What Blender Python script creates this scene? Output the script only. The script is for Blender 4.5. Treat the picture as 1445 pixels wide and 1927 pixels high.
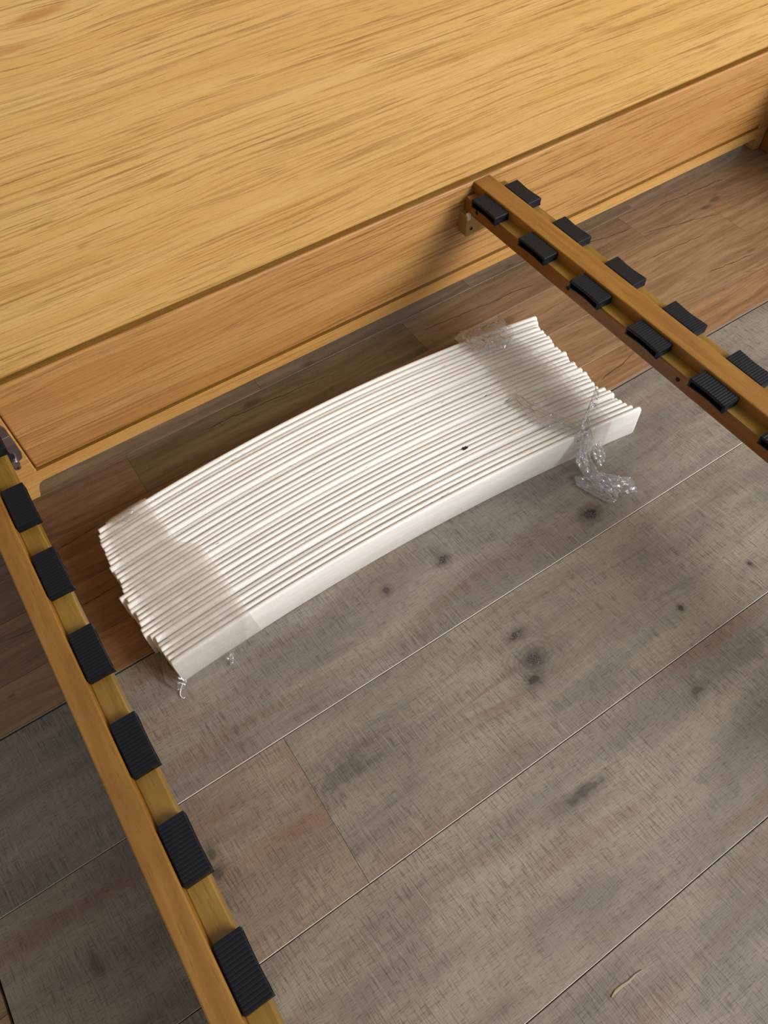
import bpy, bmesh, math, random
from mathutils import Matrix, Vector, noise as mnoise

for o in list(bpy.data.objects):
    bpy.data.objects.remove(o)
scene = bpy.context.scene
COL = scene.collection
random.seed(7)

# ------------------------------------------------------------------ camera
F_PX, W_PX, H_PX = 1423.99, 1445, 1927
cam_d = bpy.data.cameras.new('camera')
cam = bpy.data.objects.new('camera', cam_d)
COL.objects.link(cam)
cam_d.sensor_fit = 'VERTICAL'
cam_d.sensor_height = 36.0
cam_d.lens = F_PX / H_PX * 36.0
cam_d.clip_start = 0.02
RX = Vector((0.83313, -0.55257, -0.02369))
RY = Vector((-0.47337, -0.69026, -0.54723))
RZ = Vector((0.28603, 0.46713, -0.83665))
m = Matrix.Identity(4)
for i in range(3):
    m[i][0] = RX[i]; m[i][1] = -RY[i]; m[i][2] = -RZ[i]
m[2][3] = 0.85
cam.matrix_world = m
scene.camera = cam

# ------------------------------------------------------------------ world and lights
world = bpy.data.worlds.new('world'); scene.world = world
world.use_nodes = True
bg = world.node_tree.nodes['Background']
bg.inputs[0].default_value = (0.98, 0.98, 0.97, 1)
bg.inputs[1].default_value = 0.34

def area(name, loc, target, sx, sy, power, col):
    d = bpy.data.lights.new(name, 'AREA'); d.shape = 'RECTANGLE'
    d.size = sx; d.size_y = sy; d.energy = power; d.color = col
    o = bpy.data.objects.new(name, d); COL.objects.link(o)
    o.location = loc
    o.rotation_euler = (Vector(target) - Vector(loc)).to_track_quat('-Z', 'Y').to_euler()
    return o
area('window_light', (1.95, -1.55, 1.62), (0.45, 0.45, 0.05), 1.5, 1.3, 108, (1.0, 0.995, 0.985))

vs = scene.view_settings
vs.view_transform = 'Standard'; vs.look = 'None'; vs.gamma = 1.0
vs.use_curve_mapping = False
vs.exposure = 0.06
scene.cycles.transparent_max_bounces = 32

# ------------------------------------------------------------------ node helper
def lin(c):
    def f(v):
        v /= 255.0
        return v / 12.92 if v <= 0.04045 else ((v + 0.055) / 1.055) ** 2.4
    return (f(c[0]), f(c[1]), f(c[2]), 1.0)

class S:
    """a node socket with arithmetic"""
    def __init__(s, nt, k): s.nt = nt; s.k = k
    def op(s, o, *a):
        n = s.nt.nodes.new('ShaderNodeMath'); n.operation = o
        for i, v in enumerate((s,) + a):
            if isinstance(v, S): s.nt.links.new(v.k, n.inputs[i])
            else: n.inputs[i].default_value = v
        return S(s.nt, n.outputs[0])
    def __add__(s, b): return s.op('ADD', b)
    def __sub__(s, b): return s.op('SUBTRACT', b)
    def __mul__(s, b): return s.op('MULTIPLY', b)
    def __truediv__(s, b): return s.op('DIVIDE', b)
    def step(s, lo, hi):
        n = s.nt.nodes.new('ShaderNodeMapRange'); n.interpolation_type = 'SMOOTHSTEP'
        s.nt.links.new(s.k, n.inputs[0])
        n.inputs[1].default_value = lo; n.inputs[2].default_value = hi
        return S(s.nt, n.outputs[0])

class Mat:
    def __init__(s, name):
        s.m = bpy.data.materials.new(name); s.m.use_nodes = True
        s.nt = s.m.node_tree
        s.b = s.nt.nodes['Principled BSDF']
    def S(s, k): return S(s.nt, k)
    def pos(s):
        n = s.nt.nodes.new('ShaderNodeNewGeometry')
        q = s.nt.nodes.new('ShaderNodeSeparateXYZ')
        s.nt.links.new(n.outputs['Position'], q.inputs[0])
        return [s.S(q.outputs[i]) for i in range(3)]
    def local(s):
        n = s.nt.nodes.new('ShaderNodeTexCoord')
        q = s.nt.nodes.new('ShaderNodeSeparateXYZ')
        s.nt.links.new(n.outputs['Object'], q.inputs[0])
        return [s.S(q.outputs[i]) for i in range(3)]
    def info(s):
        n = s.nt.nodes.new('ShaderNodeObjectInfo')
        return s.S(n.outputs['Random']), s.S(n.outputs['Color'])
    def vec(s, x, y, z=0.0):
        n = s.nt.nodes.new('ShaderNodeCombineXYZ')
        for i, v in enumerate((x, y, z)):
            if isinstance(v, S): s.nt.links.new(v.k, n.inputs[i])
            else: n.inputs[i].default_value = v
        return s.S(n.outputs[0])
    def noise(s, v, detail=2.0, rough=0.5, dist=0.0):
        n = s.nt.nodes.new('ShaderNodeTexNoise')
        s.nt.links.new(v.k, n.inputs['Vector'])
        n.inputs['Scale'].default_value = 1.0
        n.inputs['Detail'].default_value = detail
        n.inputs['Roughness'].default_value = rough
        n.inputs['Distortion'].default_value = dist
        return s.S(n.outputs['Fac'])
    def mix(s, f, a, b, mode='MIX'):
        n = s.nt.nodes.new('ShaderNodeMix'); n.data_type = 'RGBA'; n.blend_type = mode
        for i, v in ((0, f), (6, a), (7, b)):
            if isinstance(v, S): s.nt.links.new(v.k, n.inputs[i])
            else: n.inputs[i].default_value = v
        return s.S(n.outputs[2])
    def out(s, key, v):
        if isinstance(v, S): s.nt.links.new(v.k, s.b.inputs[key])
        else: s.b.inputs[key].default_value = v
    def bump(s, h, strength=0.3, dist=0.001):
        n = s.nt.nodes.new('ShaderNodeBump')
        n.inputs['Strength'].default_value = strength
        n.inputs['Distance'].default_value = dist
        s.nt.links.new(h.k, n.inputs['Height'])
        s.nt.links.new(n.outputs[0], s.b.inputs['Normal'])

def plain(name, rgb, rough=0.5, metal=0.0):
    M = Mat(name); M.out('Base Color', lin(rgb)); M.out('Roughness', rough); M.out('Metallic', metal)
    return M.m

# ------------------------------------------------------------------ materials
def oak(name, light, mid, dark, seed=0.0, eyes=(), smudges=(), dens=1.0):
    """golden oak veneer: long fine parallel grain lines, short dark pores, a few cathedral eyes"""
    M = Mat(name)
    x, y, z = M.pos()
    g = z
    for (ex, ez, k, st) in eyes:                     # grain bends round an eye
        dx = (x - ex) / st; dz = z - ez
        e = (dx * dx * -1.0).op('EXPONENT') * (k * k)
        g = g + (((dz * dz + e).op('SQRT') - dz.op('ABSOLUTE')) * dz.op('SIGN')) * -0.8
    w = M.noise(M.vec(x * 1.7 + seed, z * 5.0, seed), 1.0)
    w2 = M.noise(M.vec(x * 9.0 + seed, z * 22.0, seed + 3.0), 1.0)
    g = g + (w - 0.5) * 0.022 + (w2 - 0.5) * 0.0035
    broad = M.noise(M.vec(x * 1.3 + seed, g * 30.0, seed), 3.0, 0.55)
    lines = M.noise(M.vec(x * 4.0 + z * 8.0 + seed, g * 270.0, 3.0 + seed), 3.0, 0.62)
    pore = M.noise(M.vec(x * 15.0 + z * 20.0, g * 560.0, seed), 2.0, 0.55)
    fine = M.noise(M.vec(x * 45.0, g * 1100.0, seed), 1.0, 0.5)
    am = M.noise(M.vec(x * 3.0 + 9.0, g * 18.0, 9.0 + seed), 2.0).step(0.32, 0.62)
    c = M.mix(broad.step(0.3, 0.72), lin(light), lin(mid))
    c = M.mix(lines.step(0.46, 0.70) * (am * 0.30 + 0.36) * dens, c, lin(dark))
    pm = pore.step(0.56, 0.70)
    c = M.mix(pm * (am * 0.40 + 0.30) * dens, c, lin(dark))
    c = M.mix(fine.step(0.5, 0.8) * 0.20, c, lin(dark))
    jit = M.noise(M.vec(x * 22.0, z * 60.0, 2.0), 3.0) - 0.5
    for (sx, sz, a, b, k) in smudges:
        dx = (x - sx) / a; dz = (z - sz - (x - sx) * 0.04) / b
        d = (dx * dx + dz * dz).op('SQRT') + jit * 1.3
        c = M.mix(d.step(1.1, 0.35) * k, c, lin((158, 102, 46)))
    M.out('Base Color', c)
    M.out('Roughness', 0.40)
    M.out('Specular IOR Level', 0.35)
    M.bump((pm * -1.0) + (fine * -0.3), 0.30, 0.0005)
    return M.m

OAK_UP = oak('oak_upper', (208, 166, 102), (198, 153, 86), (130, 86, 34), 0.0,
             eyes=((0.135, 0.545, 0.016, 0.060), (0.300, 0.330, 0.010, 0.05)),
             smudges=((0.140, 0.548, 0.030, 0.0050, 0.6), (0.105, 0.528, 0.030, 0.0030, 0.45), (0.200, 0.372, 0.020, 0.0040, 0.40), (0.098, 0.330, 0.010, 0.0050, 0.35), (0.118, 0.300, 0.008, 0.0040, 0.35), (0.09, 0.40, 0.016, 0.004, 0.3)))
OAK_LOW = oak('oak_lower', (189, 143, 86), (176, 126, 70), (128, 82, 38), 3.3,
              eyes=((0.02, 0.150, 0.012, 0.06), (0.318, 0.130, 0.010, 0.05), (0.06, 0.165, 0.010, 0.08)), dens=1.15)
OAK_EDGE = oak('oak_edge', (202, 156, 92), (186, 134, 70), (146, 96, 46), 5.1, dens=0.8)
OAK_GROOVE_SHADE = oak('oak_groove_shade', (124, 86, 30), (110, 73, 22), (82, 52, 12), 8.1)  # darkened oak: the shade inside the grooves is put into the colour

def rail_wood(name, a, b, d, rough=0.38):
    M = Mat(name)
    x, y, z = M.pos()
    n1 = M.noise(M.vec(x * 90.0, y * 7.0, z * 90.0), 3.0, 0.55, 0.6)
    n2 = M.noise(M.vec(x * 500.0, y * 35.0, z * 500.0), 2.0)
    n3 = M.noise(M.vec(x * 12.0, y * 9.0, z * 12.0), 2.0)
    c = M.mix(n1.step(0.3, 0.7), lin(a), lin(b))
    c = M.mix(n2.step(0.55, 0.75) * 0.45, c, lin(d))
    c = M.mix(n3.step(0.45, 0.75) * 0.35, c, lin(d))
    M.out('Base Color', c); M.out('Roughness', rough)
    M.bump(n2 * -1.0, 0.2, 0.0005)
    return M.m
RAIL = rail_wood('varnished_rail', (150, 106, 44), (134, 90, 33), (106, 68, 22))
RAIL_LEDGE = rail_wood('varnished_ledge', (146, 112, 46), (128, 95, 35), (94, 67, 21), 0.32)
RAIL_SIDE = rail_wood('varnished_rail_side', (136, 88, 34), (122, 76, 27), (94, 56, 16))

RUBBER = Mat('black_rubber')
RUBBER.out('Base Color', lin((15, 18, 25))); RUBBER.out('Roughness', 0.46); RUBBER.out('Specular IOR Level', 0.28)
RUBBER = RUBBER.m
BRASS = plain('brassed_metal', (168, 138, 78), 0.5, 0.35)
STEEL = plain('steel', (170, 160, 158), 0.3, 0.85)
DARKSTEEL = plain('dark_steel', (128, 112, 112), 0.35, 0.7)
WHITE_PLASTIC = plain('white_plastic', (214, 208, 196), 0.5)
HOLE = plain('dark_hole', (18, 12, 8), 0.9)
GAP = plain('dark_gap', (26, 23, 21), 0.9)
PALE = plain('pale_vinyl_edge', (204, 196, 184), 0.6)

def slat_mat():
    M = Mat('white_birch_slat')
    x, y, z = M.pos()
    r, oc = M.info()
    n = M.noise(M.vec(x * 18.0, y * 160.0 + r * 60.0, z * 160.0), 3.0, 0.6)
    ch = M.noise(M.vec(x * 60.0 + r * 90.0, y * 900.0, z * 200.0), 2.0, 0.6)
    sel = M.noise(M.vec(x * 9.0 + r * 50.0, y * 60.0, 2.0), 1.0)
    c = M.mix(n.step(0.35, 0.7) * 0.6, lin((234, 232, 227)), lin((221, 217, 207)))
    c = M.mix(ch.step(0.66, 0.72) * sel.step(0.56, 0.64) * z.step(0.045, 0.05), c, lin((58, 50, 42)))
    # the chipped dark spot
    dx = (x - 0.4165) / 0.0060; dy = (y - 0.4690) / 0.0044
    d = (dx * dx + dy * dy).op('SQRT') + (M.noise(M.vec(x * 420.0, y * 420.0, 0.0), 2.0) - 0.5) * 1.7
    c = M.mix(d.step(0.95, 0.75), c, lin((24, 26, 28)))
    M.out('Base Color', c); M.out('Roughness', 0.5)
    M.bump(n, 0.15, 0.0006)
    return M.m
SLAT = slat_mat()

def film_mat(name, haze, gloss_r, tint, bump=0.8, scale=90.0, gl=0.35):
    M = Mat(name); nt = M.nt
    nt.nodes.remove(M.b)
    out = [n for n in nt.nodes if n.type == 'OUTPUT_MATERIAL'][0]
    x, y, z = M.pos()
    h = M.noise(M.vec(x * scale, y * scale * 0.6, z * scale), 3.0, 0.55, 0.6)
    bn = nt.nodes.new('ShaderNodeBump'); bn.inputs['Strength'].default_value = bump
    bn.inputs['Distance'].default_value = 0.003
    nt.links.new(h.k, bn.inputs['Height'])
    tr = nt.nodes.new('ShaderNodeBsdfTransparent'); tr.inputs[0].default_value = (0.97, 0.97, 0.97, 1)
    di = nt.nodes.new('ShaderNodeBsdfDiffuse'); di.inputs[0].default_value = lin(tint)
    tl = nt.nodes.new('ShaderNodeBsdfTranslucent'); tl.inputs[0].default_value = lin((250, 246, 240))
    md = nt.nodes.new('ShaderNodeMixShader'); md.inputs[0].default_value = 0.5
    nt.links.new(di.outputs[0], md.inputs[1]); nt.links.new(tl.outputs[0], md.inputs[2])
    gln = nt.nodes.new('ShaderNodeBsdfGlossy'); gln.inputs['Roughness'].default_value = gloss_r
    nt.links.new(bn.outputs[0], gln.inputs['Normal'])
    fr = nt.nodes.new('ShaderNodeLayerWeight'); fr.inputs[0].default_value = 0.5
    nt.links.new(bn.outputs[0], fr.inputs['Normal'])
    m1 = nt.nodes.new('ShaderNodeMixShader'); m2 = nt.nodes.new('ShaderNodeMixShader')
    hz = h.step(0.3, 0.75) * (haze * 0.6) + haze * 0.7
    nt.links.new(hz.k, m1.inputs[0])
    nt.links.new(tr.outputs[0], m1.inputs[1]); nt.links.new(md.outputs[0], m1.inputs[2])
    fac = (S(nt, fr.outputs[1]).op('POWER', 4.0) * 0.9 + 0.05) * gl
    nt.links.new(fac.op('MINIMUM', 0.9).k, m2.inputs[0])
    nt.links.new(m1.outputs[0], m2.inputs[1]); nt.links.new(gln.outputs[0], m2.inputs[2])
    nt.links.new(m2.outputs[0], out.inputs[0])
    return M.m
FILM = film_mat('stretch_film', 0.26, 0.24, (214, 204, 194), 0.20, 60.0, 0.8)
FILM_THIN = film_mat('stretch_film_single', 0.10, 0.2, (230, 224, 216), 0.3, 80.0, 0.6)
FILM_CRUMPLE = film_mat('crumpled_film', 0.17, 0.07, (240, 240, 244), 1.0, 140.0, 2.6)
FILM_TAIL = film_mat('crumpled_film_tail', 0.30, 0.07, (240, 242, 248), 1.0, 150.0, 3.0)

CRACKS = [(0.530, 0.727, 0.745, 0.711), (0.15, 0.742, 0.36, 0.731), (-0.100, 0.668, -0.035, 0.674), (-0.105, 0.572, -0.045, 0.574), (0.945, 0.648, 1.070, 0.641),
          (0.985, 0.703, 1.135, 0.667), (1.06, 0.744, 1.22, 0.733), (-0.195, 0.579, -0.150, 0.574), (-0.185, 0.666, -0.150, 0.662), (0.690, 0.486, 0.770, 0.500),
          (1.00, 0.566, 1.10, 0.556), (0.87, 0.742, 0.98, 0.724)]
BSPOTS = [(1.158, 0.700, 0.018, 0.005, 0.6), (1.128, 0.692, 0.012, 0.005, 0.55), (0.345, 0.768, 0.012, 0.006, 0.5), (0.235, 0.748, 0.020, 0.006, 0.5), (0.742, 0.770, 0.010, 0.003, 0.55), (1.10, 0.565, 0.012, 0.003, 0.45), (0.64, 0.555, 0.016, 0.004, 0.35), (-0.213, 0.507, 0.006, 0.003, 0.6)]
def brown_floor():
    M = Mat('brown_laminate')
    x, y, z = M.pos(); r, oc = M.info()
    xx = x + r * 19.0; yy = y + r * 5.0
    w = M.noise(M.vec(xx * 3.5, yy * 13.0, r * 9.0), 2.0)
    g = yy + (w - 0.5) * 0.045
    n1 = M.noise(M.vec(xx * 5.0, g * 90.0, r * 3.0), 4.0, 0.6)
    n2 = M.noise(M.vec(xx * 26.0, g * 480.0, 1.0), 2.0, 0.6)
    cr = M.noise(M.vec(xx * 2.6, g * 34.0, 5.0), 2.0, 0.5)
    kn = M.noise(M.vec(xx * 9.0, yy * 18.0, 8.0), 1.0)
    c = M.mix(n1.step(0.3, 0.72), lin((152, 126, 96)), lin((120, 94, 69)))
    c = M.mix(n2.step(0.48, 0.75) * 0.42, c, lin((78, 58, 41)))
    c = M.mix(kn.step(0.70, 0.82) * 0.55, c, lin((60, 40, 28)))
    c = M.mix((cr - 0.5).op('ABSOLUTE').step(0.010, 0.0) * kn.step(0.52, 0.66) * 0.35, c, lin((34, 24, 18)))
    wob = (M.noise(M.vec(x * 22.0, 3.0, 1.0), 3.0, 0.6) - 0.5) * 0.014
    wid = M.noise(M.vec(x * 60.0, y * 8.0, 4.0), 2.0) * 0.0016 + 0.0002
    for (xa, ya, xb, yb_) in CRACKS:
        sl = (yb_ - ya) / (xb - xa)
        d = (y - ya - (x - xa) * sl + wob).op('ABSOLUTE')
        ends = (x - xa).step(-0.004, 0.012) * (x - xb).step(0.004, -0.012)
        c = M.mix((d / wid).step(1.0, 0.4) * ends * 0.85, c, lin((36, 26, 20)))
    jt = (M.noise(M.vec(x * 40.0, y * 90.0, 6.0), 3.0) - 0.5) * 1.6
    for (sx, sy, a, b, k) in BSPOTS:
        dx = (x - sx) / a; dy = (y - sy) / b
        d = (dx * dx + dy * dy).op('SQRT') + jt
        c = M.mix(d.step(1.3, 0.3) * k, c, lin((58, 42, 32)))
    c = M.mix(1.0, c, oc, 'MULTIPLY')
    M.out('Base Color', c); M.out('Roughness', 0.42)
    M.bump(n2 * -1.0, 0.2, 0.0005)
    return M.m
BROWN = brown_floor()

# knots seen on the grey planks: x, y, half length, half width, strength of the bent grain, dark
KNOTS = [(0.3215, 0.1990, 0.0085, 0.0070, 0.030, 1.0), (0.3045, 0.1805, 0.0070, 0.0045, 0.0, 0.75),
         (0.3240, 0.2360, 0.0085, 0.0042, 0.010, 0.8), (0.5144, 0.3165, 0.0095, 0.0070, 0.016, 1.0),
         (0.3110, 0.3700, 0.0060, 0.0050, 0.010, 0.8), (0.2276, 0.3741, 0.0045, 0.0040, 0.008, 0.6),
         (-0.0935, 0.2214, 0.0040, 0.0070, 0.0, 0.55), (-0.0959, 0.2006, 0.0060, 0.0050, 0.010, 0.6),
         (0.4512, 0.0662, 0.0080, 0.0040, 0.0, 0.5), (0.5123, 0.1511, 0.0030, 0.0030, 0.0, 0.8),
         (0.2699, 0.0532, 0.0220, 0.0042, 0.0, 0.55), (0.6289, 0.1464, 0.0022, 0.0026, 0.0, 0.8),
         (-0.2314, 0.1950, 0.0040, 0.0090, 0.006, 0.35), (0.062, 0.214, 0.030, 0.010, 0.0, 0.30), (0.10, 0.23, 0.030, 0.006, 0.0, 0.18)]
def grey_floor():
    M = Mat('grey_vinyl_plank')
    x, y, z = M.pos(); r, oc = M.info()
    yb = y
    for (kx, ky, a, b, k, dk) in KNOTS:
        if k <= 0: continue
        dx = (x - kx) / (k * 2.6)
        e = (dx * dx * -1.0).op('EXPONENT') * (k * k)
        dy = y - ky
        yb = yb + (((dy * dy + e).op('SQRT') - dy.op('ABSOLUTE')) * dy.op('SIGN')) * -0.85
    xx = x + r * 23.0; yy = yb + r * 11.0
    w = M.noise(M.vec(xx * 3.0, yy * 9.0, r * 5.0), 2.0)
    g = yy + (w - 0.5) * 0.05
    patch = M.noise(M.vec(xx * 5.0, g * 15.0, 2.0), 3.0, 0.6)
    patch2 = M.noise(M.vec(xx * 3.5 + 5.0, g * 30.0, 6.0), 2.0, 0.5)
    n1 = M.noise(M.vec(xx * 7.0, g * 150.0, 1.0), 4.0, 0.65)
    n2 = M.noise(M.vec(xx * 90.0, g * 900.0, 4.0), 2.0, 0.6)
    saw = M.noise(M.vec(x * 420.0 + y * 30.0, y * 11.0, 3.0), 2.0, 0.6)
    saw2 = M.noise(M.vec(x * 700.0 + y * 50.0, y * 45.0, 7.0), 2.0, 0.6)
    sawm = M.noise(M.vec(xx * 9.0, yy * 9.0, 12.0), 2.0).step(0.3, 0.65)
    c = M.mix(patch.step(0.32, 0.68), lin((150, 141, 126)), lin((124, 115, 105)))
    c = M.mix(patch2.step(0.5, 0.75) * 0.6, c, lin((128, 103, 86)))
    c = M.mix(patch2.step(0.45, 0.25) * 0.55, c, lin((112, 109, 100)))
    c = M.mix(n1.step(0.46, 0.78) * 0.28, c, lin((72, 65, 59)))
    c = M.mix(n2.step(0.50, 0.72) * 0.46, c, lin((56, 50, 45)))
    c = M.mix(saw.step(0.52, 0.72) * (sawm * 0.26 + 0.06), c, lin((172, 163, 150)))
    c = M.mix(saw2.step(0.48, 0.70) * (sawm * 0.35 + 0.2), c, lin((54, 49, 45)))
    jit = (M.noise(M.vec(x * 130.0, y * 130.0, 0.0), 2.0) - 0.5)
    for (kx, ky, a, b, k, dk) in KNOTS:
        dx = (x - kx) / (a * 1.25); dy = (y - ky) / (b * 1.25)
        d = (dx * dx + dy * dy).op('SQRT') + jit * 1.5
        c = M.mix(d.step(2.6, 0.8) * (0.60 * dk), c, lin((66, 60, 56)))
        c = M.mix(d.step(1.1, 0.5) * (0.85 * dk), c, lin((36, 32, 32)))
        if dk >= 0.8 and a > 0.005:
            cr = (M.noise(M.vec(x * 260.0, y * 260.0, ky * 40.0), 1.0) - 0.5).op('ABSOLUTE').step(0.035, 0.008)
            c = M.mix(cr * d.step(1.0, 0.6) * 0.7, c, lin((150, 138, 132)))
        if k >= 0.02:
            d0 = (dx * dx * 0.55 + dy * dy * 0.75).op('SQRT') + (M.noise(M.vec(x * 35.0, y * 35.0, 0.5), 2.0) - 0.5) * 2.2
            rg = (d0 * 12.0 + jit * 1.2).op('SINE').step(-0.1, 0.9) * d0.step(4.2, 1.8)
            c = M.mix(d0.step(4.4, 1.2) * 0.30, c, lin((88, 83, 76)))
            c = M.mix(rg * 0.20, c, lin((62, 56, 52)))
    c = M.mix(1.0, c, oc, 'MULTIPLY')
    M.out('Base Color', c); M.out('Roughness', 0.5); M.out('Specular IOR Level', 0.3)
    M.bump((n2 * -1.0) + (saw2 * -0.6) + saw * 0.4, 0.35, 0.0006)
    return M.m
GREY = grey_floor()

# ------------------------------------------------------------------ geometry helpers
def link(name, me, mats, parent=None, loc=None, smooth=False):
    for mt in (mats if isinstance(mats, (list, tuple)) else [mats]):
        me.materials.append(mt)
    if smooth:
        for p in me.polygons: p.use_smooth = True
    o = bpy.data.objects.new(name, me); COL.objects.link(o)
    if loc: o.location = loc
    if parent: setparent(o, parent)
    return o
def wmat(o):
    w = o.matrix_basis.copy()
    if o.parent: w = wmat(o.parent) @ o.matrix_parent_inverse @ w
    return w
def setparent(o, p):
    o.parent = p; o.matrix_parent_inverse = wmat(p).inverted()
def tm(bm, name):
    bmesh.ops.recalc_face_normals(bm, faces=bm.faces)
    me = bpy.data.meshes.new(name); bm.to_mesh(me); bm.free()
    return me
def box(bm, x0, x1, y0, y1, z0, z1, bev=0.0, seg=2, mi=0):
    t = bmesh.new()
    bmesh.ops.create_cube(t, size=1.0)
    for v in t.verts:
        v.co = Vector(((x0 + x1) / 2 + v.co.x * (x1 - x0), (y0 + y1) / 2 + v.co.y * (y1 - y0), (z0 + z1) / 2 + v.co.z * (z1 - z0)))
    if bev: bmesh.ops.bevel(t, geom=t.edges[:], offset=bev, segments=seg, profile=0.5, affect='EDGES', clamp_overlap=True)
    for f in t.faces: f.material_index = mi
    add(bm, t)
def add(bm, t):
    me = bpy.data.meshes.new('tmp'); t.to_mesh(me); t.free()
    bm.from_mesh(me); bpy.data.meshes.remove(me)
def cyl(bm, c, axis, r, h, seg=20, mi=0, r2=None, bev=0.0):
    t = bmesh.new()
    bmesh.ops.create_cone(t, cap_ends=True, segments=seg, radius1=r, radius2=r if r2 is None else r2, depth=h)
    if bev: bmesh.ops.bevel(t, geom=[e for e in t.edges if e.calc_face_angle(0) > 1], offset=bev, segments=2, affect='EDGES')
    q = Vector(axis).to_track_quat('Z', 'Y').to_matrix().to_4x4(); q.translation = Vector(c)
    bmesh.ops.transform(t, matrix=q, verts=t.verts)
    for f in t.faces: f.material_index = mi
    add(bm, t)
def prism(bm, pts, y0, y1, mi=0, bev=0.0):
    """outline in x,z extruded along y"""
    t = bmesh.new()
    a = [t.verts.new((p[0], y0, p[1])) for p in pts]; b = [t.verts.new((p[0], y1, p[1])) for p in pts]
    f0 = t.faces.new(a); f1 = t.faces.new(b[::-1])
    n = len(pts)
    for i in range(n): t.faces.new((a[i], b[i], b[(i + 1) % n], a[(i + 1) % n]))
    if bev: bmesh.ops.bevel(t, geom=list(f0.edges), offset=bev, segments=2, affect='EDGES')
    for f in t.faces: f.material_index = mi
    add(bm, t)
def empty(name, loc):
    o = bpy.data.objects.new(name, None); COL.objects.link(o); o.location = loc
    o.empty_display_size = 0.1
    return o
def tag(o, label, cat, group=None):
    o['label'] = label; o['category'] = cat
    if group: o['group'] = group

# ------------------------------------------------------------------ floor
YB = 0.7632                    # front plane of the headboard
bm = bmesh.new(); box(bm, -1.3, 2.7, -1.4, 1.75, -0.03, -0.0045)
floor = link('floor', tm(bm, 'floor'), GAP)
floor['kind'] = 'structure'
tag(floor, 'wooden floor of brown laminate strips and wide grey vinyl planks', 'floor')

def plank(name, x0, x1, y0, y1, top, mats, tint, cham, gap):
    """a flat board with chamfered long edges; the front chamfer may show a paler core"""
    cx, cy = (x0 + x1) / 2, (y0 + y1) / 2
    hx, hy = (x1 - x0) / 2 - 0.00012, (y1 - y0) / 2 - gap / 2
    b = bmesh.new()
    lo = [b.verts.new((sx * hx, sy * hy, -0.0045)) for sx, sy in ((-1, -1), (1, -1), (1, 1), (-1, 1))]
    mi_ = [b.verts.new((sx * hx, sy * hy, top - cham)) for sx, sy in ((-1, -1), (1, -1), (1, 1), (-1, 1))]
    up = [b.verts.new((sx * (hx - cham * 0.3), sy * (hy - cham), top)) for sx, sy in ((-1, -1), (1, -1), (1, 1), (-1, 1))]
    b.faces.new(up)
    for i in range(4):
        j = (i + 1) % 4
        f1 = b.faces.new((lo[i], lo[j], mi_[j], mi_[i])); f2 = b.faces.new((mi_[i], mi_[j], up[j], up[i]))
        if len(mats) > 1 and i == 0: f1.material_index = 1; f2.material_index = 1
    o = link(name, tm(b, name), mats, None, (cx, cy, 0))
    setparent(o, floor)
    o.color = (*tint, 1)
    return o

GROWS = [(0.2853, 0.4618, [-0.47, 1.12, 2.30]), (0.1062, 0.2853, [-0.3132, 0.0290, 1.25, 2.30]),
         (-0.0726, 0.1062, [-0.52, 0.70, 1.92]), (-0.2515, -0.0726, [-0.36, 0.86, 2.08]), (-0.4304, -0.2515, [-0.45, 0.40, 1.62])]
GT = {(0, 0): (0.93, 0.93, 0.95), (0, 1): (1.0, 0.98, 0.97), (1, 0): (1.0, 0.90, 0.85), (1, 1): (1.0, 1.0, 0.97), (2, 0): (1.03, 1.02, 1.0), (3, 0): (0.99, 0.97, 0.95)}
for ri, (y0, y1, xs) in enumerate(GROWS):
    for k in range(len(xs) - 1):
        plank('grey_plank', xs[k], xs[k + 1], y0, y1, 0.0015, [GREY, PALE], GT.get((ri, k), (1, 1, 1)), 0.0005, 0.0009)

# brown strips: rows of 80 mm
BT = {(0.604, 0): None}
def brown_row(y0, y1, xs, tints):
    for k in range(len(xs) - 1):
        t = tints[k] if k < len(tints) and tints[k] else (random.uniform(0.8, 1.0),) * 3
        plank('brown_strip', xs[k], xs[k + 1], y0, y1, 0.0, [BROWN], t, 0.0003, 0.0004)
A_, B_, C_ = (0.60, 0.52, 0.50), (0.66, 0.66, 0.58), (0.86, 0.80, 0.76)
brown_row(0.763, 0.843, [-1.2, -0.55, -0.20, 0.26, 0.655, 1.02, 1.50, 2.1, 2.6], [None, None, (0.72, 0.68, 0.62), (0.62, 0.58, 0.54), (0.72, 0.68, 0.64), (0.8, 0.76, 0.72), (0.85, 0.8, 0.75)])
brown_row(0.6865, 0.763, [-1.2, -0.62, -0.22, 0.040, 0.514, 0.98, 1.44, 2.0, 2.6], [(1.1, 0.88, 0.66), (1.1, 0.88, 0.66), A_, (0.50, 0.52, 0.45), (0.72, 0.68, 0.64), (0.80, 0.77, 0.74), None])
brown_row(0.604, 0.6865, [-1.2, -0.75, -0.32, 0.10, 0.6486, 1.1325, 1.62, 2.2, 2.6], [(1.15, 0.92, 0.68), (1.12, 0.90, 0.68), (0.68, 0.55, 0.46), None, (0.98, 0.92, 0.86), (1.06, 1.0, 0.92)])
brown_row(0.524, 0.604, [-1.2, -0.50, -0.01, 0.42, 0.80, 1.26, 1.75, 2.3], [(1.15, 0.92, 0.68), (0.80, 0.64, 0.50), (0.74, 0.62, 0.50), (0.96, 0.88, 0.80), (1.02, 0.95, 0.86), (1.04, 0.97, 0.88)])
brown_row(0.4660, 0.524, [-1.2, -0.40, 0.18, 0.62, 1.08, 1.6, 2.2], [(1.3, 1.02, 0.72), (1.0, 0.80, 0.60), (0.9, 0.8, 0.7), (1.02, 0.86, 0.72), (1.05, 0.92, 0.78)])
y = 0.843
k = 0
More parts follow.
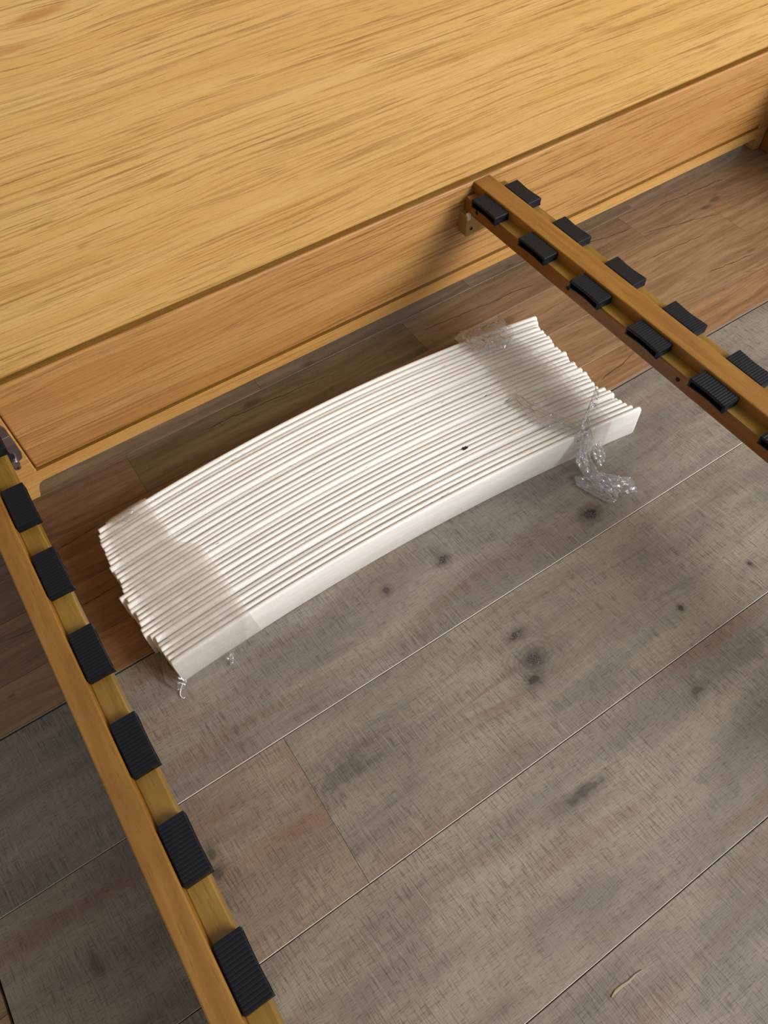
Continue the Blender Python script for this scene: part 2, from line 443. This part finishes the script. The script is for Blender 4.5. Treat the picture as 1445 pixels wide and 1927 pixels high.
while y < 1.2:
    brown_row(y, y + 0.08, [-1.2, -0.6 + 0.1 * (k % 3), 0.0 + 0.13 * (k % 4), 0.6, 1.1 + 0.1 * (k % 2), 1.7, 2.4], []); y += 0.08; k += 1
k = 0
for (g0, g1, xs) in GROWS:                    # brown strips left of where each grey row stops
    cuts = [g0 + 0.001] + [c for c in [0.443 - 0.08 * i for i in range(12)][::-1] if g0 + 0.02 < c < g1 - 0.02] + [g1 - 0.001]
    for (a, b) in zip(cuts[:-1], cuts[1:]):
        brown_row(a, b, [-1.2, -0.80 + 0.09 * (k % 3), xs[0] - 0.003], [(0.86, 0.72, 0.58)] * 2); k += 1

# pale strip of the old floor's cut edge along the grey planks
bm = bmesh.new(); box(bm, -1.2, 2.2, 0.4638, 0.4656, -0.0045, 0.0002)
o = link('cut_edge', tm(bm, 'cut_edge'), plain('cut_edge', (140, 128, 116), 0.6)); setparent(o, floor)

# ------------------------------------------------------------------ bed frame
bed = empty('bed', (0.62, YB, 0.0))
tag(bed, 'golden oak bed frame with plain headboard and slatless side and centre rails', 'bed')

# headboard: stiles, bottom rail and feet (one carcass), boards are its own pieces
XI0, XI1 = -0.1015, 1.3436       # inner faces of the side rails
def arch(xc, s):
    # feet are cut with a small scoop under the bottom rail
    return [(xc + s * 0.0137, 0.0285), (xc + s * 0.0085, 0.0260), (xc + s * 0.0059, 0.0191), (xc + s * 0.0034, 0.0115), (xc + s * 0.0022, 0.0054), (xc, 0.0)]
bm = bmesh.new()
xl, xr = -0.0857, 1.3318
pts = [(-0.150, 0.0)] + [(-0.150, 0.0466), (1.394, 0.0466), (1.394, 0.0), (xr, 0.0)] + arch(xr, -1)[::-1][1:] + arch(xl, 1) 
prism(bm, pts, YB, YB + 0.026, 0, 0.0012)
box(bm, -0.150, -0.0705, YB, YB + 0.036, 0.0462, 0.80, 0.0025)
box(bm, 1.3170, 1.394, YB, YB + 0.036, 0.0462, 0.80, 0.0025)
head = link('headboard', tm(bm, 'headboard'), OAK_EDGE, bed)
bm = bmesh.new(); box(bm, -0.0700, 1.3165, YB - 0.0022, YB + 0.0100, 0.0545, 0.2006, 0.0032, 3)
link('lower_board', tm(bm, 'lower_board'), OAK_LOW, head)
bm = bmesh.new(); box(bm, -0.0700, 1.3165, YB - 0.0022, YB + 0.0100, 0.2100, 0.790, 0.0036, 3)
link('upper_panel', tm(bm, 'upper_panel'), OAK_UP, head)
bm = bmesh.new(); box(bm, -0.156, 1.400, YB - 0.012, YB + 0.042, 0.80, 0.825, 0.004, 2)
link('top_rail', tm(bm, 'top_rail'), OAK_EDGE, head)
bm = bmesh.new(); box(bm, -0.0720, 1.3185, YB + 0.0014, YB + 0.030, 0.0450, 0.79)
link('back_panel', tm(bm, 'back_panel'), OAK_GROOVE_SHADE, head)
bm = bmesh.new(); box(bm, -0.0718, -0.0700, YB - 0.0004, YB + 0.0050, 0.2008, 0.2100)
link('groove_stop', tm(bm, 'groove_stop'), OAK_EDGE, head)

# slat holders: ribbed rubber cap with an open mouth; local: x 0 (rail side) .. -0.0245 (mouth), y -0.0275..0.0275, z 0 = ledge
def holder_mesh(s, waist=0.0013):
    b = bmesh.new()
    N = 15; Lh = 0.0535; Wc = 0.0242; Hc = 0.0118
    # ribbed top plate: saw profile along y, strips across x with a waisted mouth edge
    ys = []; zs = []
    for i in range(N):
        y0 = -Lh / 2 + Lh * i / N; p = Lh / N
        ys += [y0 + p * 0.10, y0 + p * 0.55, y0 + p * 0.75]; zs += [Hc, Hc, Hc - 0.00045]
    ys = [-Lh / 2, -Lh / 2 + 0.0006] + ys[1:-1] + [Lh / 2 - 0.0006, Lh / 2]; zs = [Hc - 0.0012, Hc] + zs[1:-1] + [Hc, Hc - 0.0012]
    def mouth(y): return Wc - waist * math.cos(math.pi * y / Lh) ** 2
    top = [[], [], [], []]; bot = [[], []]
    for y_, z_ in zip(ys, zs):
        mo = mouth(y_)
        top[0].append(b.verts.new((0.0, y_, z_ - 0.0010))); top[1].append(b.verts.new((0.0012, y_, z_)))
        top[2].append(b.verts.new((mo - 0.0008, y_, z_))); top[3].append(b.verts.new((mo, y_, z_ - 0.0010)))
        bot[0].append(b.verts.new((0.0, y_, Hc - 0.0034))); bot[1].append(b.verts.new((mo, y_, Hc - 0.0034)))
    n = len(ys)
    for i in range(n - 1):
        for a, c in ((top[0], top[1]), (top[1], top[2]), (top[2], top[3]), (bot[0], top[0]), (top[3], bot[1]), (bot[1], bot[0])):
            b.faces.new((a[i], a[i + 1], c[i + 1], c[i]))
    for i in (0, n - 1): b.faces.new((top[0][i], top[1][i], top[2][i], top[3][i], bot[1][i], bot[0][i]))
    # end walls, back wall, lower lip that hangs over the ledge edge
    box(b, 0.0, Wc, -Lh / 2, -Lh / 2 + 0.0030, 0.0, Hc - 0.0020, 0.0005, 1)
    box(b, 0.0, Wc, Lh / 2 - 0.0030, Lh / 2, 0.0, Hc - 0.0020, 0.0005, 1)
    box(b, 0.0, 0.0030, -Lh / 2 + 0.001, Lh / 2 - 0.001, 0.0, Hc - 0.0020)
    # bottom plate with arched mouth edge
    m_ = 12; lo = []; hi = []
    pr = []
    for i in range(m_ + 1):
        y_ = -Lh / 2 + Lh * i / m_
        pr.append((mouth(y_) - waist * 0.9 * math.cos(math.pi * y_ / Lh), y_))
    for z_ in (0.0, 0.0016):
        lo.append([b.verts.new((0.002, p[1], z_)) for p in pr]); hi.append([b.verts.new((p[0], p[1], z_)) for p in pr])
    for i in range(m_):
        b.faces.new((lo[0][i], lo[0][i + 1], hi[0][i + 1], hi[0][i])); b.faces.new((lo[1][i], hi[1][i], hi[1][i + 1], lo[1][i + 1]))
        b.faces.new((hi[0][i], hi[0][i + 1], hi[1][i + 1], hi[1][i]))
    if s < 0:
        for v in b.verts: v.co.x *= -1
    me = tm(b, 'slat_holder'); me.materials.append(RUBBER)
    return me
HOLD_L, HOLD_R, HOLD_S = holder_mesh(-1, 0.0009), holder_mesh(1, 0.0016), holder_mesh(1, 0.0003)
def holders(par, me, x, z, ys):
    for y_ in ys:
        o = bpy.data.objects.new('slat_holder', me); COL.objects.link(o)
        o.location = (x, y_, z); setparent(o, par)

# left side rail (board with an inner ledge)
YE = -1.15
bm = bmesh.new()
box(bm, -0.1232, -0.1015, YE, YB - 0.002, 0.004, 0.2000, 0.0015, 2)
side = link('side_rail', tm(bm, 'side_rail'), RAIL, bed)
bm = bmesh.new(); box(bm, -0.1018, -0.0812, YE, YB - 0.0165, 0.1640, 0.1865, 0.0015, 2)
link('ledge', tm(bm, 'ledge'), RAIL_LEDGE, side)
holders(side, HOLD_S, -0.1003, 0.1863, [0.7000 - 0.0, 0.5895, 0.4935, 0.3908, 0.2880, 0.1868, 0.0858] + [0.0858 - 0.1018 * i for i in range(1, 11)])
# hook-in bracket on the headboard stile
bm = bmesh.new()
t = [(-0.1000, 0.150), (-0.0770, 0.150), (-0.0735, 0.1400), (-0.0735, 0.0930), (-0.0760, 0.0840), (-0.0820, 0.0800), (-0.1000, 0.0800)]
prism(bm, t, YB - 0.0028, YB, 0, 0.0005)
box(bm, -0.0905, -0.0742, YB - 0.0048, YB - 0.0027, 0.1120, 0.1290, 0.0008, 1, 1)
cyl(bm, (-0.0866, YB - 0.0065, 0.0860), (0, 1, 0), 0.0056, 0.009, 16, 1, None, 0.0008)
cyl(bm, (-0.0880, YB - 0.0035, 0.0945), (0, 1, 0), 0.0058, 0.0034, 16, 2)
link('hook_bracket', tm(bm, 'hook_bracket'), [DARKSTEEL, STEEL, HOLE], side)
bm = bmesh.new()
cyl(bm, (-0.0876, YB - 0.0008, 0.0700), (0, 1, 0), 0.0042, 0.0026, 16, 0, None, 0.0006)
cyl(bm, (-0.0876, YB - 0.0022, 0.0700), (0, 1, 0), 0.0018, 0.0004, 6, 1)
link('screw', tm(bm, 'screw'), [STEEL, HOLE], side)

# right side rail
bm = bmesh.new(); box(bm, 1.3436, 1.3653, YE, YB - 0.002, 0.0005, 0.2000, 0.0015, 2)
side2 = link('side_rail', tm(bm, 'side_rail'), RAIL_SIDE, bed)
bm = bmesh.new(); box(bm, 1.3233, 1.3439, YE, YB - 0.0165, 0.1640, 0.1865, 0.0015, 2)
link('ledge', tm(bm, 'ledge'), RAIL_LEDGE, side2)

# centre rail: flat bar with a raised ridge, a row of holders each side
bm = bmesh.new()
prof = []
box(bm, 0.6236, 0.6946, YE, YB - 0.0070, 0.1620, 0.1850, 0.0022, 2)
crail = link('centre_rail', tm(bm, 'centre_rail'), RAIL_SIDE, bed)
bm = bmesh.new(); box(bm, 0.6245, 0.6937, YE + 0.001, YB - 0.0085, 0.1830, 0.18525, 0.0001, 1)
link('ledge', tm(bm, 'ledge'), RAIL_LEDGE, crail)
bm = bmesh.new(); box(bm, 0.6402, 0.6702, YE, YB - 0.0010, 0.1845, 0.2000, 0.0016, 2)
link('ridge', tm(bm, 'ridge'), RAIL, crail)
CY = [0.7065 - 0.1036 * i for i in range(18)]
holders(crail, HOLD_L, 0.6401, 0.1851, CY)
holders(crail, HOLD_R, 0.6735, 0.1851, [v - 0.0005 for v in CY])
for i, hy in enumerate((0.7290, 0.5330, 0.3365)):
    bm = bmesh.new(); cyl(bm, (0.62355, hy, 0.1745), (1, 0, 0), 0.0030, 0.0006, 16)
    link('bolt_hole', tm(bm, 'bolt_hole'), HOLE, crail)
bm = bmesh.new()
box(bm, 0.6170, 0.6930, YB - 0.0215, YB - 0.0008, 0.1290, 0.1622, 0.0010, 2)
cyl(bm, (0.6262, YB - 0.0218, 0.1395), (0, 1, 0), 0.0030, 0.0010, 16, 0)
cyl(bm, (0.6262, YB - 0.0224, 0.1395), (0, 1, 0), 0.0022, 0.0006, 16, 1)
link('rail_bracket', tm(bm, 'rail_bracket'), [BRASS, HOLE], crail)
bm = bmesh.new(); box(bm, 0.6178, 0.6235, YB - 0.0235, YB - 0.0175, 0.1560, 0.1665, 0.0008, 1)
o = link('plastic_clip', tm(bm, 'plastic_clip'), WHITE_PLASTIC, crail); o['label'] = 'small white plastic clip'
bm = bmesh.new(); box(bm, 0.640, 0.680, -0.47, -0.43, 0.0016, 0.1622, 0.002, 1)
link('support_leg', tm(bm, 'support_leg'), RAIL_SIDE, crail)

# ------------------------------------------------------------------ slats (bowed, standing on edge, 30 in the bundle)
NS = 30
XL = [-.0383, -.0412, -.0427, -.0436, -.0433, -.0445, -.0447, -.0452, -.0474, -.0453, -.0454, -.0442, -.0454, -.0466, -.0536, -.0468, -.0494, -.0499, -.0454, -.0458, -.0469, -.0489, -.0490, -.0433, -.0393, -.0401, -.0395, -.0391, -.0377, -.0365]
XR = [.6551, .6514, .6476, .6444, .6456, .6442, .6444, .6419, .6397, .6424, .6400, .6441, .6404, .6377, .6405, .6377, .6406, .6439, .6406, .6374, .6366, .6367, .6427, .6453, .6448, .6444, .6450, .6472, .6495, .6560]
TH = 0.0068
def slat_y(i, u):
    """centre line of slat i at u in 0..1 along its length"""
    f = i / (NS - 1.0)
    yl = 0.6225 + (0.4106 - 0.6225) * f; yr = 0.6085 + (0.3898 - 0.6085) * f
    sag = 0.0262 + (0.0195 - 0.0262) * f
    return yl + (yr - yl) * u + sag * (1 - (2 * u - 1) ** 2)
rs = random.Random(3)
LOW = {2: .0030, 5: .0025, 9: .0045, 13: .0025, 17: .0050, 18: .0038, 21: .0030, 25: .0042, 27: .0025}
def slat_mesh(i):
    h = 0.0545 - LOW.get(i, rs.uniform(0, 0.0024))
    x0, x1 = XL[i], XR[i]
    b = bmesh.new(); prev = None; n = 30
    st = [0, 0.0004, 0.0010, 0.0018, 0.0034]; Ln = x1 - x0
    us = [s_ / Ln for s_ in st] + [j / n for j in range(1, n)] + [1 - s_ / Ln for s_ in st[::-1]]
    dj = rs.uniform(-0.0003, 0.0003); lean = rs.uniform(-0.016, 0.016)
    for u in us:
        d = min(u, 1 - u) * Ln
        rr = 0.0018 if u < 0.5 else 0.0034; ins = rr - math.sqrt(max(rr * rr - (rr - d) ** 2, 0)) if d < rr else 0.0
        xc = x0 + Ln * u
        ug = (xc + 0.042) / 0.69
        yc = slat_y(i, ug) + dj
        du = 0.001; dyx = (slat_y(i, ug + du) - slat_y(i, ug - du)) / (2 * du * 0.69)
        nv = Vector((-dyx, 1.0)).normalized()
        zt = h - ins; zb = ins * 0.8
        sec = []
        t2 = TH / 2
        for (a, zz) in ((-t2, zb + .0018), (-t2, zt - .0034), (-t2 * .78, zt - .0013), (-t2 * .30, zt - .0001), (t2 * .28, zt - .0002), (t2 * .74, zt - .0014), (t2, zt - .0038), (t2, zb + .0018), (t2 * .6, zb), (-t2 * .6, zb)):
            sec.append(b.verts.new((xc + nv.x * a, yc + nv.y * a + lean * zz, zz)))
        if prev:
            for k in range(10): b.faces.new((prev[k], prev[(k + 1) % 10], sec[(k + 1) % 10], sec[k]))
        else: b.faces.new(sec)
        prev = sec
    b.faces.new(prev[::-1])
    return tm(b, 'bed_slat')
bundle = empty('slat_bundle', (0.30, 0.51, 0.0016))
tag(bundle, 'bundle of thirty white bowed bed slats on edge, wrapped in clear film at both ends', 'bed slats')
for i in range(NS):
    o = link('slat', slat_mesh(i), SLAT, None, (0, 0, 0.0016), True); setparent(o, bundle)

# ------------------------------------------------------------------ stretch film round the bundle
ZB = 0.0016
def lerp(a, b, t): return a + (b - a) * t
def pw(tab, v):
    for (v0, a), (v1, b) in zip(tab[:-1], tab[1:]):
        if v <= v1: return a + (b - a) * max(0.0, (v - v0) / (v1 - v0))
    return tab[-1][1]
def film_band(name, left, right, amp, parent, mat, seed, off=0.0008):
    """wraps back face, top and front face of the slats; v runs 0..1 from back bottom over the top to front bottom"""
    b = bmesh.new(); nu, nv = 40, 110; g = []
    for jv in range(nv + 1):
        v = jv / nv; row = []
        for iu in range(nu + 1):
            u = iu / nu
            x = lerp(pw(left, v), pw(right, v), u)
            ug = (x + 0.042) / 0.69
            yb = slat_y(0, ug) + TH / 2 + off; yf = slat_y(NS - 1, ug) - TH / 2 - off
            zt = ZB + 0.0550 + off
            if v < 0.12: p = Vector((x, yb, lerp(ZB + 0.004, zt - 0.002, v / 0.12)))
            elif v > 0.85: p = Vector((x, yf, lerp(zt - 0.002, ZB + 0.001, (v - 0.85) / 0.15)))
            else:
                t = (v - 0.12) / 0.73
                p = Vector((x, lerp(yb, yf, t), zt))
                # the film sags a little between slat tops
            nn = mnoise.noise(Vector((p.x * 60 + seed, p.y * 45, p.z * 30 + seed)))
            n2 = mnoise.noise(Vector((p.x * 220 + seed, p.y * 60, seed)))
            d = abs(nn) * amp + abs(n2) * amp * 0.4
            if v < 0.12: p.y += d
            elif v > 0.85: p.y -= d
            else: p.z += d
            row.append(b.verts.new(p))
        g.append(row)
    for jv in range(nv):
        for iu in range(nu): b.faces.new((g[jv][iu], g[jv][iu + 1], g[jv + 1][iu + 1], g[jv + 1][iu]))
    return link(name, tm(b, name), mat, parent, None, True)

def sheet(name, spine, parent, mat, folds=6, amp=0.003, nu=26, nv=36, seed=0.0, zmin=None):
    """a crumpled strip: spine = list of (centre, half-width vector); accordion folds run along it"""
    b = bmesh.new(); g = []
    m_ = len(spine) - 1
    for j in range(nv + 1):
        t = j / nv * m_; k = min(int(t), m_ - 1); f = t - k
        f = f * f * (3 - 2 * f)
        c = Vector(spine[k][0]).lerp(Vector(spine[k + 1][0]), f); w = Vector(spine[k][1]).lerp(Vector(spine[k + 1][1]), f)
        row = []
        for i in range(nu + 1):
            s_ = i / nu * 2 - 1
            p = c + w * s_
            q = Vector((s_ * 2.2 + seed, t * 1.1 + seed * 2, seed * 3.1))
            n_ = mnoise.noise(q); n2 = mnoise.noise(Vector((s_ * 6.5 + seed, t * 2.4, seed))) + 0.5 * mnoise.noise(p * 160)
            lift = amp * (0.5 + 0.5 * math.sin(s_ * folds * 3.1 + 5 * n_ + seed)) + amp * (n_ + 0.5 * n2)
            p.z += lift; p.x += amp * 0.7 * n2; p.y += amp * 0.7 * mnoise.noise(q + Vector((9, 4, 2)))
            if zmin is not None: p.z = max(p.z, zmin)
            row.append(b.verts.new(p))
        g.append(row)
    for j in range(nv):
        for i in range(nu): b.faces.new((g[j][i], g[j][i + 1], g[j + 1][i + 1], g[j + 1][i]))
    return link(name, tm(b, name), mat, parent, None, True)

wl = empty('plastic_wrap', (0.02, 0.52, ZB)); setparent(wl, bundle); wl['label'] = 'clear film band round the left end'
film_band('film_band', [(0, -0.028), (0.12, -0.026), (0.45, -0.032), (0.8, -0.026), (0.85, -0.0345), (1, -0.0345)],
          [(0, 0.030), (0.12, 0.031), (0.40, 0.038), (0.46, 0.058), (0.60, 0.062), (0.85, 0.066), (1, 0.072)], 0.0006, wl, FILM, 1.0)
film_band('film_band', [(0, -0.026), (0.12, -0.022), (0.45, -0.020), (0.8, -0.012), (0.85, -0.0345), (1, -0.0345)],
          [(0, 0.022), (0.12, 0.026), (0.45, 0.036), (0.47, 0.045), (0.85, 0.060), (1, 0.050)], 0.0010, wl, FILM_THIN, 5.0, 0.0018)
sheet('crumpled_end', [((-0.043, 0.452, 0.006), (0.004, 0.006, 0)), ((-0.048, 0.425, 0.010), (0.006, 0.006, 0.004)), ((-0.042, 0.405, 0.012), (0.005, 0.003, 0.010)), ((-0.036, 0.400, 0.006), (0.004, 0.002, 0.006))], wl, FILM_CRUMPLE, 3, 0.0030, 14, 22, 2.0, ZB + 0.0003)
sheet('crumpled_end', [((0.024, 0.4040, 0.010), (0.006, 0, 0.002)), ((0.024, 0.4000, 0.004), (0.003, 0.001, 0)), ((0.021, 0.3950, 0.003), (0.004, 0.002, 0))], wl, FILM_CRUMPLE, 2, 0.0016, 8, 12, 7.0, ZB + 0.0003)
sheet('crumpled_end', [((-0.006, 0.6295, 0.056), (0.012, 0.001, 0)), ((-0.004, 0.622, 0.0585), (0.016, 0.001, 0)), ((0.004, 0.610, 0.0585), (0.012, 0.001, 0))], wl, FILM_CRUMPLE, 4, 0.0016, 18, 14, 4.0)
# torn thread
def tube(name, pts, r, mat, parent):
    b = bmesh.new(); prev = None
    for i, p in enumerate(pts):
        d = (Vector(pts[min(i + 1, len(pts) - 1)]) - Vector(pts[max(i - 1, 0)])).normalized()
        a1 = d.cross(Vector((0, 0, 1))).normalized(); a2 = a1.cross(d)
        sec = [b.verts.new(Vector(p) + a1 * (r * math.cos(t * math.pi / 3)) + a2 * (r * math.sin(t * math.pi / 3))) for t in range(6)]
        if prev:
            for k in range(6): b.faces.new((prev[k], prev[(k + 1) % 6], sec[(k + 1) % 6], sec[k]))
        else: b.faces.new(sec)
        prev = sec
    b.faces.new(prev[::-1])
    return link(name, tm(b, name), mat, parent, None, True)
tube('thread', [(-0.0385, 0.4045, 0.005), (-0.0415, 0.4015, 0.0045), (-0.0450, 0.3980, 0.0035), (-0.0466, 0.3945, 0.003), (-0.0462, 0.3910, 0.0025), (-0.0445, 0.3893, 0.0024), (-0.0432, 0.3900, 0.0028)], 0.0006, plain('film_thread', (232, 232, 230), 0.3), wl)

wr = empty('plastic_wrap', (0.57, 0.50, ZB)); setparent(wr, bundle); wr['label'] = 'clear film knotted round the right end, its tail loose on the floor'
film_band('film_band', [(0, 0.540), (0.12, 0.534), (0.3, 0.528), (0.45, 0.524), (0.6, 0.519), (0.72, 0.520), (0.82, 0.545), (0.85, 0.550), (1, 0.524)],
          [(0, 0.600), (0.12, 0.602), (0.22, 0.598), (0.3, 0.606), (0.5, 0.612), (0.7, 0.607), (0.80, 0.606), (0.85, 0.606), (1, 0.606)], 0.0008, wr, FILM, 11.0)
film_band('film_band', [(0, 0.546), (0.12, 0.542), (0.4, 0.532), (0.6, 0.530), (0.8, 0.552), (0.85, 0.556), (1, 0.556)],
          [(0, 0.590), (0.12, 0.592), (0.3, 0.596), (0.6, 0.596), (0.8, 0.586), (0.85, 0.586), (1, 0.590)], 0.0016, wr, FILM_THIN, 17.0, 0.0018)
# crumple near the headboard side
sheet('crumpled_film', [((0.560, 0.640, 0.054), (0.020, -0.004, 0.002)), ((0.562, 0.628, 0.061), (0.034, -0.006, 0.002)), ((0.566, 0.612, 0.064), (0.038, -0.008, 0)), ((0.562, 0.594, 0.063), (0.034, -0.006, 0)), ((0.556, 0.580, 0.0595), (0.026, -0.002, 0))], wr, FILM_CRUMPLE, 5, 0.0042, 40, 34, 3.0, 0.0575)
sheet('crumpled_film', [((0.530, 0.640, 0.050), (0.006, 0.002, 0.004)), ((0.536, 0.622, 0.0610), (0.012, 0.004, 0)), ((0.546, 0.596, 0.0605), (0.010, 0.006, 0))], wr, FILM_CRUMPLE, 3, 0.0028, 16, 22, 8.0, 0.0575)
# the film gathers along the left edge toward the knot
sheet('crumpled_film', [((0.524, 0.500, 0.0585), (0.006, 0.004, 0)), ((0.526, 0.470, 0.0590), (0.010, 0.006, 0)), ((0.536, 0.440, 0.0595), (0.013, 0.008, 0)), ((0.552, 0.412, 0.0600), (0.012, 0.008, 0.003)), ((0.560, 0.397, 0.0570), (0.010, 0.003, 0.007))], wr, FILM_CRUMPLE, 5, 0.0030, 26, 40, 12.0, 0.0578)
# loop standing up on the slats
sheet('loose_loop', [((0.563, 0.404, 0.062), (0.008, 0.002, 0.003)), ((0.580, 0.416, 0.072), (0.013, 0.006, 0.006)), ((0.600, 0.428, 0.074), (0.012, 0.010, 0.004)), ((0.608, 0.424, 0.064), (0.010, 0.010, 0))], wr, FILM_CRUMPLE, 2, 0.0028, 20, 26, 15.0, 0.0585)
# knot and tail
sheet('knot', [((0.562, 0.404, 0.061), (0.016, 0.006, 0.004)), ((0.562, 0.396, 0.052), (0.012, 0.002, 0.006)), ((0.560, 0.389, 0.036), (0.014, 0.001, 0.003)), ((0.560, 0.384, 0.020), (0.016, 0.001, 0))], wr, FILM_TAIL, 5, 0.0050, 30, 34, 21.0)
sheet('film_tail', [((0.557, 0.389, 0.030), (0.014, 0.002, 0.001)), ((0.556, 0.374, 0.011), (0.013, 0.003, 0.002)), ((0.556, 0.358, 0.007), (0.011, 0.004, 0.003)), ((0.556, 0.342, 0.007), (0.011, 0.004, 0.002)), ((0.557, 0.322, 0.005), (0.010, 0.006, 0.001)), ((0.556, 0.312, 0.003), (0.008, 0.004, 0))], wr, FILM_TAIL, 4, 0.0036, 34, 60, 25.0, ZB + 0.0004)
sheet('film_tail', [((0.580, 0.388, 0.026), (0.008, 0.001, 0.004)), ((0.583, 0.376, 0.010), (0.010, 0.002, 0.003)), ((0.583, 0.367, 0.005), (0.008, 0.004, 0.002))], wr, FILM_TAIL, 3, 0.0034, 20, 26, 27.0, ZB + 0.0004)
sheet('film_tail', [((0.552, 0.350, 0.006), (0.006, 0.014, 0.001)), ((0.566, 0.337, 0.006), (0.005, 0.016, 0.001)), ((0.580, 0.325, 0.005), (0.005, 0.012, 0.001)), ((0.594, 0.316, 0.003), (0.006, 0.011, 0))], wr, FILM_TAIL, 5, 0.0024, 30, 40, 31.0, ZB + 0.0004)
sheet('film_tail', [((0.532, 0.367, 0.003), (0.004, 0.008, 0)), ((0.540, 0.354, 0.005), (0.006, 0.015, 0)), ((0.548, 0.338, 0.005), (0.007, 0.014, 0)), ((0.554, 0.320, 0.004), (0.007, 0.008, 0))], wr, FILM_TAIL, 5, 0.0022, 30, 40, 35.0, ZB + 0.0004)

# ------------------------------------------------------------------ splinter on the grey floor
b = bmesh.new()
pp = [(0.1655, -0.1005, .0006), (0.172, -0.0990, .0016), (0.180, -0.0992, .0016), (0.188, -0.1000, .0012), (0.196, -0.0995, .0010), (0.205, -0.1003, .0004)]
prev = None
for (px, py, w) in pp:
    sec = [b.verts.new((px, py - w, ZB)), b.verts.new((px, py - w * .4, ZB + .0010)), b.verts.new((px, py + w * .5, ZB + .0011)), b.verts.new((px, py + w, ZB))]
    if prev:
        for k in range(4): b.faces.new((prev[k], prev[(k + 1) % 4], sec[(k + 1) % 4], sec[k]))
    else: b.faces.new(sec)
    prev = sec
b.faces.new(prev[::-1])
sp_ = link('wood_splinter', tm(b, 'wood_splinter'), plain('splinter', (150, 138, 112), 0.7))
tag(sp_, 'thin pale wood splinter lying on the grey floor plank', 'splinter')
